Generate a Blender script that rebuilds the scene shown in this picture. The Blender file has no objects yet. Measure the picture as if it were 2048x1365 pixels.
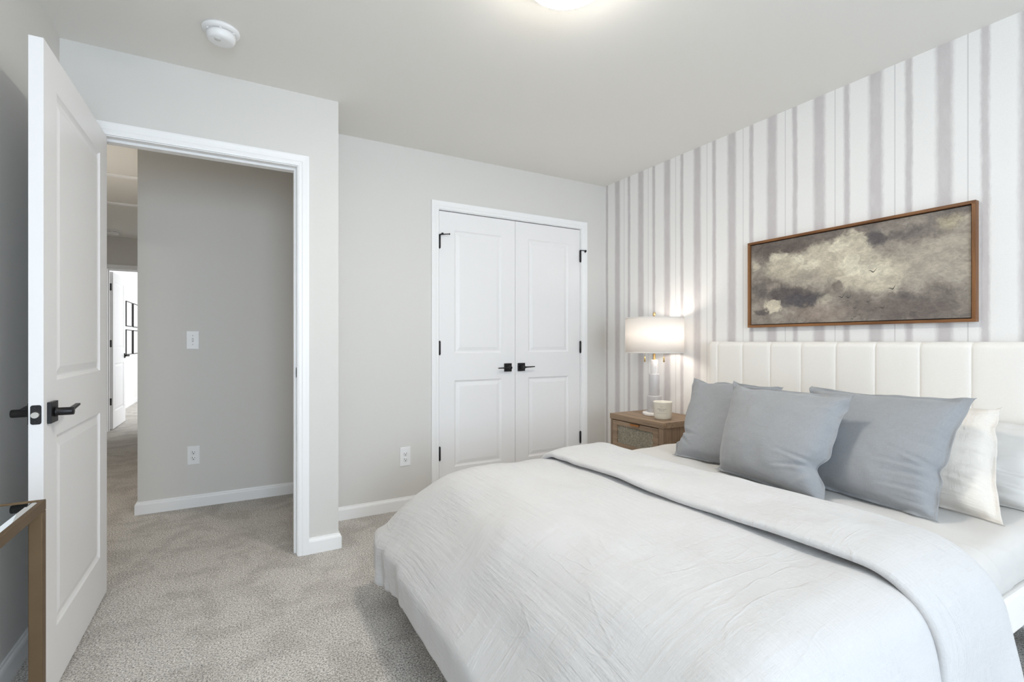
import bpy, bmesh, math, random
import numpy as np
from mathutils import Vector, Matrix
random.seed(4); np.random.seed(4)
S = bpy.context.scene
C = S.collection

# ------------------------------------------------------------------ camera
YAW = math.atan((1024-476)/975.0)
cd = bpy.data.cameras.new('camera'); cam = bpy.data.objects.new('camera', cd); C.objects.link(cam)
cd.sensor_width = 36; cd.lens = 975/2048*36; cd.clip_start = 0.02
cd.shift_y = (683-682.5)/2048
cam.location = (0, 0, 1.13); cam.rotation_euler = (math.pi/2, 0, -YAW)
S.camera = cam

# ------------------------------------------------------------------ world, lights, exposure
vs = S.view_settings
vs.view_transform = 'Standard'; vs.look = 'None'; vs.gamma = 1; vs.use_curve_mapping = False
vs.exposure = 0.34
S.cycles.diffuse_bounces = 8; S.cycles.max_bounces = 14
S.cycles.sample_clamp_indirect = 6
w = bpy.data.worlds.new('sky'); S.world = w; w.use_nodes = True
bg = w.node_tree.nodes['Background']; bg.inputs[0].default_value = (0.62, 0.78, 1, 1); bg.inputs[1].default_value = 1.2
def area(name, loc, rot, sx, sy, power, col):
    l = bpy.data.lights.new(name, 'AREA'); l.shape = 'RECTANGLE'; l.size = sx; l.size_y = sy
    l.energy = power; l.color = col
    o = bpy.data.objects.new(name, l); C.objects.link(o); o.location = loc; o.rotation_euler = rot
    return o
DAY = (0.75, 0.87, 1.0); WARM = (1.0, 0.94, 0.85)
area('window_daylight', (.13, -2.55, 1.38), (math.radians(90), 0, 0), 1.3, 1.46, 66, DAY)           # daylight entering the two bedroom windows
area('window_daylight', (1.87, -2.55, 1.38), (math.radians(90), 0, 0), 1.3, 1.46, 8, DAY)
area('far_window_daylight', (0.88, 10.2, 1.4), (math.radians(90), 0, math.radians(90)), 2.2, 1.7, 56, (0.93, 0.96, 1.0))   # far room's window
def point(name, loc, power, col, r):
    l = bpy.data.lights.new(name, 'POINT'); l.energy = power; l.color = col; l.shadow_soft_size = r
    o = bpy.data.objects.new(name, l); C.objects.link(o); o.location = loc
    return o
point('hallway_lamp_light', (-1.3, 4.3, 1.5), 10, (1, .94, .86), .2)
LIGHT_EMIT = 64.0
LAMP_W = 2.5

# ------------------------------------------------------------------ helpers
class M:
    def __init__(s): s.v = []; s.f = []; s.m = []; s.sm = []
    def add(s, vs_, fs_, mi=0, sm=False):
        b = len(s.v); s.v += [tuple(map(float, v)) for v in vs_]
        for f in fs_: s.f.append(tuple(b+i for i in f)); s.m.append(mi); s.sm.append(sm)
        return s
    def box(s, x0, y0, z0, x1, y1, z1, mi=0):
        x0, x1 = sorted((x0, x1)); y0, y1 = sorted((y0, y1)); z0, z1 = sorted((z0, z1))
        v = [(x, y, z) for z in (z0, z1) for y in (y0, y1) for x in (x0, x1)]
        return s.add(v, [(0,2,3,1),(4,5,7,6),(0,1,5,4),(2,6,7,3),(0,4,6,2),(1,3,7,5)], mi)
    def lathe(s, prof, c=(0,0,0), n=40, axis=None, mi=0, sm=True, cap=True):
        """prof: list of (radius, height) along axis"""
        ax = Vector(axis or (0,0,1)).normalized(); q = Vector((0,0,1)).rotation_difference(ax); c = Vector(c)
        v = []; f = []
        for r, h in prof:
            for k in range(n):
                a = 2*math.pi*k/n; v.append(c + q @ Vector((r*math.cos(a), r*math.sin(a), h)))
        for i in range(len(prof)-1):
            for k in range(n):
                k2 = (k+1) % n; f.append((i*n+k, i*n+k2, (i+1)*n+k2, (i+1)*n+k))
        s.add(v, f, mi, sm)
        if cap:
            b = len(s.v)-len(v)
            if prof[0][0] > 1e-5: s.f.append(tuple(b+k for k in reversed(range(n)))); s.m.append(mi); s.sm.append(False)
            if prof[-1][0] > 1e-5: s.f.append(tuple(b+(len(prof)-1)*n+k for k in range(n))); s.m.append(mi); s.sm.append(False)
        return s
    def cyl(s, p0, p1, r0, r1=None, n=24, mi=0):
        p0 = Vector(p0); p1 = Vector(p1); L = (p1-p0).length
        return s.lathe([(r0, 0), (r1 if r1 is not None else r0, L)], p0, n, p1-p0, mi)
    def build(s, name, mat, parent=None, bevel=0, seg=2, loc=None, autosm=False, kind=None):
        me = bpy.data.meshes.new(name); me.from_pydata(s.v, [], s.f)
        for mm in (mat if isinstance(mat, (list, tuple)) else [mat]): me.materials.append(mm)
        me.polygons.foreach_set('material_index', s.m); me.polygons.foreach_set('use_smooth', s.sm)
        me.update()
        o = bpy.data.objects.new(name, me); C.objects.link(o)
        if loc is not None:
            me.transform(Matrix.Translation(-Vector(loc))); o.location = loc
        if bevel:
            b = o.modifiers.new('bevel', 'BEVEL'); b.width = bevel; b.segments = seg; b.limit_method = 'ANGLE'; b.angle_limit = math.radians(40)
        if parent is not None: attach(o, parent)
        if kind: o['kind'] = kind
        return o
def world_loc(o):
    p = Vector(o.location)
    return p + world_loc(o.parent) if o.parent else p
def attach(o, parent):
    o.parent = parent; o.location = Vector(o.location) - world_loc(parent)
def empty(name, loc):
    o = bpy.data.objects.new(name, None); C.objects.link(o); o.location = loc; o.empty_display_size = .05
    return o
def tag(o, label, cat, group=None):
    o['label'] = label; o['category'] = cat
    if group: o['group'] = group
    return o

# ------------------------------------------------------------------ materials
def lin(c):
    return tuple(((x/255)/12.92 if x/255 <= .04045 else (((x/255)+.055)/1.055)**2.4) for x in c) + (1,)
class N:
    """tiny node-graph helper"""
    def __init__(s, name, rough=.6, metal=0, spec=.5):
        s.mat = bpy.data.materials.new(name); s.mat.use_nodes = True
        s.t = s.mat.node_tree; s.p = s.t.nodes['Principled BSDF']
        s.p.inputs['Roughness'].default_value = rough; s.p.inputs['Metallic'].default_value = metal
        s.p.inputs['Specular IOR Level'].default_value = spec
    def n(s, ty, **kw):
        nd = s.t.nodes.new(ty)
        for k, v in kw.items():
            if k.startswith('i_'):
                key = k[2:]; key = int(key) if key.isdigit() else key
                if isinstance(v, bpy.types.NodeSocket): s.t.links.new(v, nd.inputs[key])
                else: nd.inputs[key].default_value = v
            else: setattr(nd, k, v)
        return nd
    def math(s, op, a, b=None, c=None, clamp=False):
        nd = s.t.nodes.new('ShaderNodeMath'); nd.operation = op; nd.use_clamp = clamp
        for i, x in enumerate((a, b, c)):
            if x is None: continue
            if isinstance(x, bpy.types.NodeSocket): s.t.links.new(x, nd.inputs[i])
            else: nd.inputs[i].default_value = x
        return nd.outputs[0]
    def coord(s, kind='Object', scale=(1,1,1), loc=(0,0,0)):
        tc = s.n('ShaderNodeTexCoord'); mp = s.n('ShaderNodeMapping', i_Vector=tc.outputs[kind], i_Scale=scale, i_Location=loc)
        return mp.outputs[0]
    def noise(s, vec, scale, detail=2, rough=.5, dist=0):
        return s.n('ShaderNodeTexNoise', i_Vector=vec, i_Scale=scale, i_Detail=detail, i_Roughness=rough, i_Distortion=dist)
    def ramp(s, fac, stops):
        r = s.n('ShaderNodeValToRGB', i_Fac=fac); e = r.color_ramp.elements
        while len(e) < len(stops): e.new(.5)
        for el, (p, c) in zip(e, stops): el.position = p; el.color = c
        return r.outputs[0]
    def mix(s, fac, a, b, blend='MIX'):
        m = s.n('ShaderNodeMix', data_type='RGBA', blend_type=blend)
        for key, x in ((0, fac), (6, a), (7, b)):
            if isinstance(x, bpy.types.NodeSocket): s.t.links.new(x, m.inputs[key])
            else: m.inputs[key].default_value = x
        return m.outputs[2]
    def smooth(s, x, a, b):
        m = s.n('ShaderNodeMapRange', interpolation_type='SMOOTHSTEP', i_0=x, i_1=a, i_2=b)
        return m.outputs[0]
    def color(s, c):
        if isinstance(c, bpy.types.NodeSocket): s.t.links.new(c, s.p.inputs['Base Color'])
        else: s.p.inputs['Base Color'].default_value = c
        return s
    def bump(s, h, strength, dist):
        b = s.n('ShaderNodeBump', i_Height=h, i_Strength=strength, i_Distance=dist)
        s.t.links.new(b.outputs[0], s.p.inputs['Normal']); return s

def m_paint(name, col, rough=.55, peel=.08):
    g = N(name, rough, spec=.35); nz = g.noise(g.coord(), 220, 2)
    big = g.noise(g.coord(), 1.3, 2)
    g.color(g.mix(g.math('MULTIPLY', big.outputs[0], .06), col, tuple(x*.9 for x in col[:3])+(1,)))
    g.bump(nz.outputs[0], peel, .002); return g.mat
M_WALL = m_paint('wall_paint', lin((215,213,209)), .7)
M_CEIL = m_paint('ceiling_paint', lin((233,231,226)), .8)
M_TRIM = m_paint('white_trim_paint', lin((240,240,240)), .35, .02)
M_DOOR = m_paint('white_door_paint', lin((236,235,235)), .38, .03)
M_FARWALL = m_paint('far_wall_paint', lin((232,231,228)), .7)
def m_plain(name, col, rough=.5, metal=0, var=.06, scale=40, spec=.5):
    g = N(name, rough, metal, spec); nz = g.noise(g.coord(), scale, 3)
    g.color(g.mix(g.math('MULTIPLY', nz.outputs[0], var), col, tuple(x*.5 for x in col[:3])+(1,)))
    return g.mat
M_BLACK = m_plain('black_metal', lin((42,41,42)), .38, .6, .2)
M_PLASTIC = m_plain('white_plastic', lin((236,236,236)), .35, 0, .02)
M_DARK = m_plain('dark_slot', lin((28,28,28)), .6)
M_STEEL = m_plain('brushed_steel', lin((205,203,198)), .3, .9)
M_BRASS = m_plain('polished_brass', lin((205,178,125)), .28, 1, .1)
M_BRONZE = m_plain('copper_pull', lin((176,120,72)), .35, .9, .1)
M_BLACKLEG = m_plain('black_leg', lin((25,24,24)), .5)
M_MIRROR = N('mirror_glass', .015, 1).color((.80,.84,.84,1)).mat

def m_wallpaper():
    g = N('striped_wallpaper', .8, spec=.2)
    tc = g.n('ShaderNodeTexCoord'); sp = g.n('ShaderNodeSeparateXYZ', i_0=tc.outputs['Object'])
    y, z = sp.outputs[1], sp.outputs[2]
    nv = g.noise(g.coord(scale=(1, 14, 3.2)), 1.0, 3, .6)
    nf = g.noise(g.coord(scale=(1, 150, 30)), 1.0, 2, .6)
    yw = g.math('ADD', y, g.math('MULTIPLY', g.math('SUBTRACT', nv.outputs[0], .5), .012))
    yw = g.math('ADD', yw, g.math('MULTIPLY', g.math('SUBTRACT', nf.outputs[0], .5), .010))
    def band(yy, c, hw, soft):
        t = g.math('FRACT', g.math('DIVIDE', g.math('SUBTRACT', yy, c-.1325), .265))
        d = g.math('ABSOLUTE', g.math('MULTIPLY', g.math('SUBTRACT', t, .5), .265))
        return g.smooth(d, hw+soft, hw-soft)
    wide = band(yw, .938, .0285, .013); med = band(yw, .938-.1345, .0135, .008); thin = band(y, .938-.0795, .0022, .0012)
    weave = g.noise(g.coord(scale=(1, 700, 220)), 1.0, 2, .7); weave2 = g.noise(g.coord(scale=(1, 260, 800)), 1.0, 2, .7)
    wv = g.math('MULTIPLY', g.math('ADD', weave.outputs[0], weave2.outputs[0]), .5)
    base = g.mix(wv, lin((224,222,220)), lin((248,247,245)))
    strip = g.mix(wv, lin((186,181,181)), lin((216,211,211)))
    fade = g.noise(g.coord(scale=(1, 30, 12)), 1.0, 3, .6)
    k = g.math('MULTIPLY', g.math('MAXIMUM', wide, med), g.math('ADD', .72, g.math('MULTIPLY', fade.outputs[0], .5)), None, True)
    c = g.mix(k, base, strip)
    c = g.mix(g.math('MULTIPLY', thin, .4), c, lin((160,157,158)))
    g.color(c); g.bump(wv, .12, .002); return g.mat
M_PAPER = m_wallpaper()

def m_carpet():
    g = N('grey_carpet', .95, spec=.1); co = g.coord()
    f1 = g.noise(co, 150, 3, .75); f2 = g.noise(co, 330, 2, .6); big = g.noise(co, 4.5, 4, .6, .6); mid = g.noise(co, 14, 3, .6)
    v = g.n('ShaderNodeTexVoronoi', i_Vector=co, i_Scale=210.0)
    h = g.math('ADD', g.math('MULTIPLY', f1.outputs[0], .6), g.math('MULTIPLY', f2.outputs[0], .4))
    c = g.ramp(h, [(.40, lin((100,96,91))), (.465, lin((184,179,173))), (.535, lin((216,211,205))), (.60, lin((250,247,242)))])
    bl = g.math('ADD', g.math('MULTIPLY', big.outputs[0], .75), g.math('MULTIPLY', mid.outputs[0], .25))
    c = g.mix(g.smooth(bl, .56, .40), c, g.mix(1.0, c, (.83,.825,.82,1), 'MULTIPLY'))
    g.color(c)
    g.bump(g.math('ADD', h, g.math('MULTIPLY', v.outputs[0], -.4)), .5, .008); return g.mat
M_CARPET = m_carpet()

def m_fabric(name, col, crinkle=0., weave=900., rough=.9, sheen=.25, var=.10, cdir=(9, 60), bumpw=.25, ridge=0):
    g = N(name, rough, spec=.2); uvc = g.n('ShaderNodeUVMap').outputs[0]
    def mp(sx, sy): return g.n('ShaderNodeMapping', i_Vector=uvc, i_Scale=(sx, sy, 1)).outputs[0]
    wa = g.noise(mp(weave, weave*.18), 1.0, 1, .5); wb = g.noise(mp(weave*.18, weave), 1.0, 1, .5)
    wv = g.math('MULTIPLY', g.math('ADD', wa.outputs[0], wb.outputs[0]), .5)
    blot = g.noise(mp(6, 6), 1.0, 3)
    dk = tuple(x*.80 for x in col[:3])+(1,)
    g.color(g.mix(g.math('MULTIPLY', g.math('ADD', g.math('MULTIPLY', wv, 1.4), g.math('MULTIPLY', blot.outputs[0], .4)), var*3), col, dk))
    h = g.math('MULTIPLY', wv, bumpw)
    if crinkle:
        c1 = g.noise(mp(*cdir), 1.0, 5, .6, .3); c2 = g.noise(mp(cdir[1], cdir[0]*.8), 1.0, 4, .6, .3); lo = g.noise(mp(3.5, 3.5), 1.0, 2)
        h = g.math('ADD', h, g.math('MULTIPLY', g.math('ADD', g.math('MULTIPLY', c1.outputs[0], g.smooth(lo.outputs[0], .3, .6)), g.math('MULTIPLY', c2.outputs[0], .5)), crinkle))
        if ridge:
            for sx, sy, lo_ in ((3.2, 13, 2.2), (12, 4, 1.7)):
                c3 = g.noise(mp(sx, sy), 1.0, 2, .45, .35); mk = g.noise(mp(lo_, lo_), 1.0, 1)
                h = g.math('ADD', h, g.math('MULTIPLY', g.math('MULTIPLY', g.smooth(g.math('ABSOLUTE', g.math('SUBTRACT', c3.outputs[0], .5)), .035, 0.0), g.smooth(mk.outputs[0], .46, .62)), ridge*crinkle))
    g.bump(h, .8, .004)
    g.p.inputs['Sheen Weight'].default_value = sheen; g.p.inputs['Sheen Roughness'].default_value = .5
    return g.mat
M_DUVET = m_fabric('white_gauze_duvet', lin((207,206,206)), 1.8, 600, cdir=(60, 5), ridge=.13)
M_SHEET = m_fabric('white_sheet', lin((218,215,211)), .25, 1200)
M_GREY = m_fabric('grey_linen', lin((159,161,164)), .9, 300, var=.26, cdir=(4, 24))
M_SHAM = m_fabric('white_gauze_sham', lin((230,223,214)), 2.2, 400, cdir=(4, 36))
M_HEAD = m_fabric('white_upholstery', lin((244,240,234)), 0, 420, var=.08)

def m_wood(name, a, b, axis=1, rough=.5, scale=1.):
    g = N(name, rough, spec=.3); sc = [38*scale]*3; sc[axis] = 2.2*scale
    n1 = g.noise(g.coord(scale=tuple(sc)), 1.0, 5, .6, .8); n2 = g.noise(g.coord(scale=tuple(x*4 for x in sc)), 1.0, 2)
    f = g.math('ADD', g.math('MULTIPLY', n1.outputs[0], .75), g.math('MULTIPLY', n2.outputs[0], .25))
    g.color(g.ramp(f, [(.32, a), (.68, b)])); g.bump(f, .15, .002); return g.mat
M_OAK = m_wood('grey_oak', lin((112,95,79)), lin((168,142,116)), 1)
M_OAKV = m_wood('grey_oak_upright', lin((110,92,77)), lin((164,138,113)), 2)
M_WALNUT = m_wood('walnut_frame', lin((96,62,36)), lin((150,104,66)), 1, .4)
M_WALNUTV = m_wood('walnut_frame_upright', lin((96,62,36)), lin((150,104,66)), 2, .4)
M_ANTIQUE = m_plain('antique_brass', lin((120,99,74)), .5, .7, .5, 18)
def m_cane():
    g = N('woven_cane', .7, spec=.2)
    a = g.noise(g.coord(scale=(1, 900, 60)), 1.0, 2, .7); b = g.noise(g.coord(scale=(1, 60, 900)), 1.0, 2, .7)
    f = g.math('MULTIPLY', g.math('ADD', a.outputs[0], b.outputs[0]), .5)
    g.color(g.ramp(f, [(.36, lin((70,62,52))), (.5, lin((140,132,116))), (.64, lin((196,190,172)))])); g.bump(f, .6, .003); return g.mat
M_CANE = m_cane()
def m_marble():
    g = N('white_marble', .25); n1 = g.noise(g.coord(), 11, 5, .6, 1.0)
    r = g.math('ABSOLUTE', g.math('SUBTRACT', n1.outputs[0], .5))
    g.color(g.mix(g.smooth(r, .02, 0.0), lin((240,236,233)), lin((226,220,217)))); return g.mat
M_MARBLE = m_marble()
M_GREYSTONE = m_plain('grey_stone', lin((196,193,194)), .4, 0, .1, 60)
M_CERAMIC = m_plain('cream_glass', lin((232,228,216)), .22, 0, .03)
M_PRINT = m_plain('grey_print', lin((112,110,108)), .6)
def m_shade():
    mat = bpy.data.materials.new('lamp_shade_fabric'); mat.use_nodes = True; t = mat.node_tree; t.nodes.clear()
    o = t.nodes.new('ShaderNodeOutputMaterial'); d = t.nodes.new('ShaderNodeBsdfDiffuse'); tr = t.nodes.new('ShaderNodeBsdfTranslucent'); mx = t.nodes.new('ShaderNodeMixShader')
    tc = t.nodes.new('ShaderNodeTexCoord'); mp = t.nodes.new('ShaderNodeMapping'); mp.inputs['Scale'].default_value = (300, 300, 900); nz = t.nodes.new('ShaderNodeTexNoise')
    rp = t.nodes.new('ShaderNodeValToRGB'); rp.color_ramp.elements[0].color = lin((236,232,228)); rp.color_ramp.elements[1].color = lin((250,248,245))
    t.links.new(tc.outputs['Object'], mp.inputs[0]); t.links.new(mp.outputs[0], nz.inputs['Vector']); t.links.new(nz.outputs[0], rp.inputs[0])
    t.links.new(rp.outputs[0], d.inputs[0]); t.links.new(rp.outputs[0], tr.inputs[0]); mx.inputs[0].default_value = .45
    t.links.new(d.outputs[0], mx.inputs[1]); t.links.new(tr.outputs[0], mx.inputs[2]); t.links.new(mx.outputs[0], o.inputs[0])
    return mat
M_SHADE = m_shade()
def m_emit(name, col, st):
    g = N(name, .4); g.color((.9,.9,.9,1)); g.p.inputs['Emission Color'].default_value = col + (1,); g.p.inputs['Emission Strength'].default_value = st
    return g.mat
M_DIFFUSER = m_emit('lit_ceiling_diffuser', WARM, LIGHT_EMIT)

# ------------------------------------------------------------------ room shell
H = 2.44; XL = -.671; XR = 2.71; YC = 3.215; YD = 2.79; YF = -2.5; YH = 3.96
def struct(m, name, mat, **k): return m.build(name, mat, kind='structure', **k)
struct(M().box(-2.4, -2.75, -.12, 3.0, 13, 0), 'floor', M_CARPET)
struct(M().box(-2.4, -2.75, H, 3.0, 13, H+.1), 'ceiling', M_CEIL)
struct(M().box(XL-.12, YF-.12, 0, XL, YD, H), 'wall_left', M_WALL)
struct(M().box(XR, YF-.12, 0, XR+.12, YC+.12, H), 'wall_right', M_PAPER)
JX0, JX1, JT = -.545, .27, 2.05
m = M().box(-1.69, YD, 0, JX0-.018, YD+.12, H).box(JX1+.018, YD, 0, .479, YD+.12, H).box(JX0-.018, YD, JT+.018, JX1+.018, YD+.12, H)
struct(m, 'wall_doorway', M_WALL)
struct(M().box(.365, YD+.12, 0, .479, YH, H), 'wall_return', M_WALL)
CX0, CX1, CT = 1.222, 2.452, 2.05
m = M().box(.479, YC, 0, CX0-.012, YC+.12, H).box(CX1+.012, YC, 0, XR, YC+.12, H).box(CX0-.012, YC, CT+.012, CX1+.012, YC+.12, H).box(CX0-.012, YC+.08, 0, CX1+.012, YC+.12, CT+.012)
struct(m, 'wall_closet', M_WALL)
WZ0, WZ1 = .64, 2.12; WIN = ((-.53, .79), (1.21, 2.53))
m = M().box(XL, YF-.12, 0, XR, YF, WZ0).box(XL, YF-.12, WZ1, XR, YF, H).box(XL, YF-.12, WZ0, WIN[0][0], YF, WZ1).box(WIN[0][1], YF-.12, WZ0, WIN[1][0], YF, WZ1).box(WIN[1][1], YF-.12, WZ0, XR, YF, WZ1)
struct(m, 'wall_front', M_WALL)
for k, (a, b) in enumerate(WIN):
    m = M().box(a, YF-.11, WZ0, a+.04, YF-.06, WZ1).box(b-.04, YF-.11, WZ0, b, YF-.06, WZ1).box(a, YF-.11, WZ0, b, YF-.06, WZ0+.04).box(a, YF-.11, WZ1-.04, b, YF-.06, WZ1).box(a, YF-.11, 1.36, b, YF-.06, 1.40)
    struct(m, 'window_%d' % (k+1), M_TRIM)
struct(M().box(-.57, YH, 0, .479, YH+.12, H).box(-.57, YH+.12, 0, -.45, 7.75, H), 'wall_hall', M_WALL)
struct(M().box(-1.69, YD+.12, 0, -1.57, 7.75, H), 'wall_corridor', M_WALL)
FX0, FX1 = -1.418, -.64
m = M().box(-1.78, 7.75, 0, FX0-.018, 7.87, H).box(FX1+.018, 7.75, 0, 1.1, 7.87, H).box(FX0-.018, 7.75, 2.048, FX1+.018, 7.87, H)
struct(m, 'wall_far', M_WALL)
struct(M().box(-1.78, 7.87, 0, -1.66, 12.6, H), 'wall_far_left', M_FARWALL)
struct(M().box(-1.78, 12.6, 0, 1.1, 12.72, H), 'wall_far_back', M_FARWALL)
m = M().box(1.0, 7.87, 0, 1.1, 9.1, H).box(1.0, 11.3, 0, 1.1, 12.6, H).box(1.0, 9.1, 0, 1.1, 11.3, .5).box(1.0, 9.1, 2.3, 1.1, 11.3, H)
struct(m, 'wall_far_right', M_FARWALL)

# casings: profile swept round three sides of an opening
CAS = [(.004, 0), (.004, .009), (.012, .0115), (.022, .0115), (.028, .0145), (.040, .0155), (.050, .017), (.058, .017), (.058, 0)]
def casing(m, x0, x1, zt, y, d, prof=CAS):
    """d=-1: towards -y"""
    vs_ = []; fs_ = []
    for o, p in prof:
        vs_ += [(x0-o, y+d*p, 0), (x0-o, y+d*p, zt+o), (x1+o, y+d*p, zt+o), (x1+o, y+d*p, 0)]
    for i in range(len(prof)-1):
        for k in range(3): fs_.append((i*4+k, i*4+k+1, i*4+4+k+1, i*4+4+k) if d < 0 else (i*4+k, i*4+4+k, i*4+4+k+1, i*4+k+1))
    m.add(vs_, fs_); return m
def jamb(m, x0, x1, zt, y0, y1, stop0, stop1, t=.018):
    m.box(x0-t, y0, 0, x0, y1, zt+t).box(x1, y0, 0, x1+t, y1, zt+t).box(x0, y0, zt, x1, y1, zt+t)
    if stop0: m.box(x0, stop0, 0, x0+.011, stop1, zt).box(x1-.011, stop0, 0, x1, stop1, zt).box(x0+.011, stop0, zt-.011, x1-.011, stop1, zt)
    return m
m = M(); casing(m, JX0, JX1, JT, YD, -1); casing(m, JX0, JX1, JT, YD+.12, 1); jamb(m, JX0, JX1, JT, YD-.001, YD+.121, YD+.04, YD+.075)
trim_door = struct(m, 'trim_1', M_TRIM)
M().lathe([(.0, -.002), (.013, -.002), (.013, .0015), (0, .0015)], (JX1-.0005, YD+.018, .965), 20, (-1, 0, 0)).build('strike_hole', M_DARK, None)
so = bpy.data.objects['strike_hole']; so.name = 'strike_plate'; so.scale = (1, 1, 1); 
so.data.transform(Matrix.Translation((0, YD+.018, .965)) @ Matrix.Diagonal((1, 1, 2.1, 1)) @ Matrix.Translation((0, -(YD+.018), -.965)))
so.data.materials[0] = M_BLACK; so.parent = trim_door
m = M(); casing(m, CX0, CX1, CT, YC, -1); jamb(m, CX0, CX1, CT, YC-.001, YC+.079, YC+.045, YC+.075, .012)
struct(m, 'trim_2', M_TRIM)
m = M(); casing(m, FX0, FX1, 2.03, 7.75, -1); jamb(m, FX0, FX1, 2.03, 7.749, 7.871, 7.80, 7.83)
struct(m, 'trim_3', M_TRIM)

# baseboards: profile (protrusion, height) swept along polyline with normals
BASE = [(.0, 0), (.0145, 0), (.0145, .062), (.012, .070), (.007, .0755), (.0055, .082), (0, .083)]
def baseboard(name, pts, nrm, mat=M_TRIM):
    """pts: xy polyline; nrm: outward normal of each segment; mitred"""
    P = [Vector((p[0], p[1])) for p in pts]; NN = [Vector(n) for n in nrm]; vs_ = []; fs_ = []
    for i, p in enumerate(P):
        if i == 0: d = NN[0]
        elif i == len(P)-1: d = NN[-1]
        else:
            d = NN[i-1]+NN[i]
            if d.length < 1.01: d = d
        for o, h in BASE: vs_.append((p.x+d.x*o, p.y+d.y*o, h))
    k = len(BASE)
    for i in range(len(P)-1):
        for j in range(k-1): fs_.append((i*k+j, (i+1)*k+j, (i+1)*k+j+1, i*k+j+1))
    for i in (0, len(P)-1): fs_.append(tuple(i*k+j for j in range(k)))
    return struct(M().add(vs_, fs_), name, mat)
baseboard('baseboard_left', [(XL, YF), (XL, YD), (JX0-.0575, YD)], [(1, 0), (0, -1)])
baseboard('baseboard_doorway', [(JX1+.0575, YD), (.479, YD), (.479, YC), (CX0-.0575, YC)], [(0, -1), (1, 0), (0, -1)])
baseboard('baseboard_closet', [(CX1+.0575, YC), (XR, YC), (XR, YF)], [(0, -1), (-1, 0)])
baseboard('baseboard_hall', [(.365, YH), (-.57, YH), (-.57, 7.75)], [(0, -1), (-1, 0)])
baseboard('baseboard_corridor', [(-1.57, YD+.12), (-1.57, 7.75)], [(1, 0)])
baseboard('baseboard_far', [(FX0-.07, 7.871), (-1.66, 7.871), (-1.66, 12.6)], [(0, 1), (1, 0)])

# ------------------------------------------------------------------ panelled doors
def door_leaf(wd, ht, th, stile=.118, rails=(.215, .84, 1.02, 1.925)):
    """local: x 0..wd (hinge at 0), z 0..ht, faces at y=0 and y=th; two raised panels"""
    m = M(); xs = (0, stile, wd-stile, wd); zs = (0,)+rails+(ht,)
    for side in (0, 1):
        y0 = th if side else 0.; s = -1 if side else 1
        def P(x, z, d=0): return (x, y0+s*d, z)
        def quad(a, b, c, d): m.add([a, b, c, d], [(0, 1, 2, 3) if side == 0 else (3, 2, 1, 0)])
        for i in range(3):
            for j in range(5):
                if i == 1 and j in (1, 3): continue
                quad(P(xs[i], zs[j]), P(xs[i+1], zs[j]), P(xs[i+1], zs[j+1]), P(xs[i], zs[j+1]))
        for j in (1, 3):
            a, b, c, d = xs[1], xs[2], zs[j], zs[j+1]
            rings = [(0, 0), (.006, .005), (.013, .0085), (.018, .0085), (.042, .0025), (.044, .0025)]
            for (o1, d1), (o2, d2) in zip(rings[:-1], rings[1:]):
                R1 = [P(a+o1, c+o1, d1), P(b-o1, c+o1, d1), P(b-o1, d-o1, d1), P(a+o1, d-o1, d1)]
                R2 = [P(a+o2, c+o2, d2), P(b-o2, c+o2, d2), P(b-o2, d-o2, d2), P(a+o2, d-o2, d2)]
                for k in range(4): quad(R1[k], R1[(k+1) % 4], R2[(k+1) % 4], R2[k])
            o, dd = rings[-1]
            quad(P(a+o, c+o, dd), P(b-o, c+o, dd), P(b-o, d-o, dd), P(a+o, d-o, dd))
    for (x, sx) in ((0, 1), (wd, -1)): m.add([(x, 0, 0), (x, th, 0), (x, th, ht), (x, 0, ht)], [(3, 2, 1, 0) if sx > 0 else (0, 1, 2, 3)])
    m.add([(0, 0, 0), (wd, 0, 0), (wd, th, 0), (0, th, 0)], [(3, 2, 1, 0)]); m.add([(0, 0, ht), (wd, 0, ht), (wd, th, ht), (0, th, ht)], [(0, 1, 2, 3)])
    return m
def xf(m, mat4):
    m.v = [tuple(mat4 @ Vector(v)) for v in m.v]; return m
def frame4(o, X, Y):
    """matrix with local x,y axes along X,Y and z up, origin o"""
    X = Vector(X); Y = Vector(Y); Z = X.cross(Y)
    r = Matrix(((X.x, Y.x, Z.x, o[0]), (X.y, Y.y, Z.y, o[1]), (X.z, Y.z, Z.z, o[2]), (0, 0, 0, 1))); return r
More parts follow.
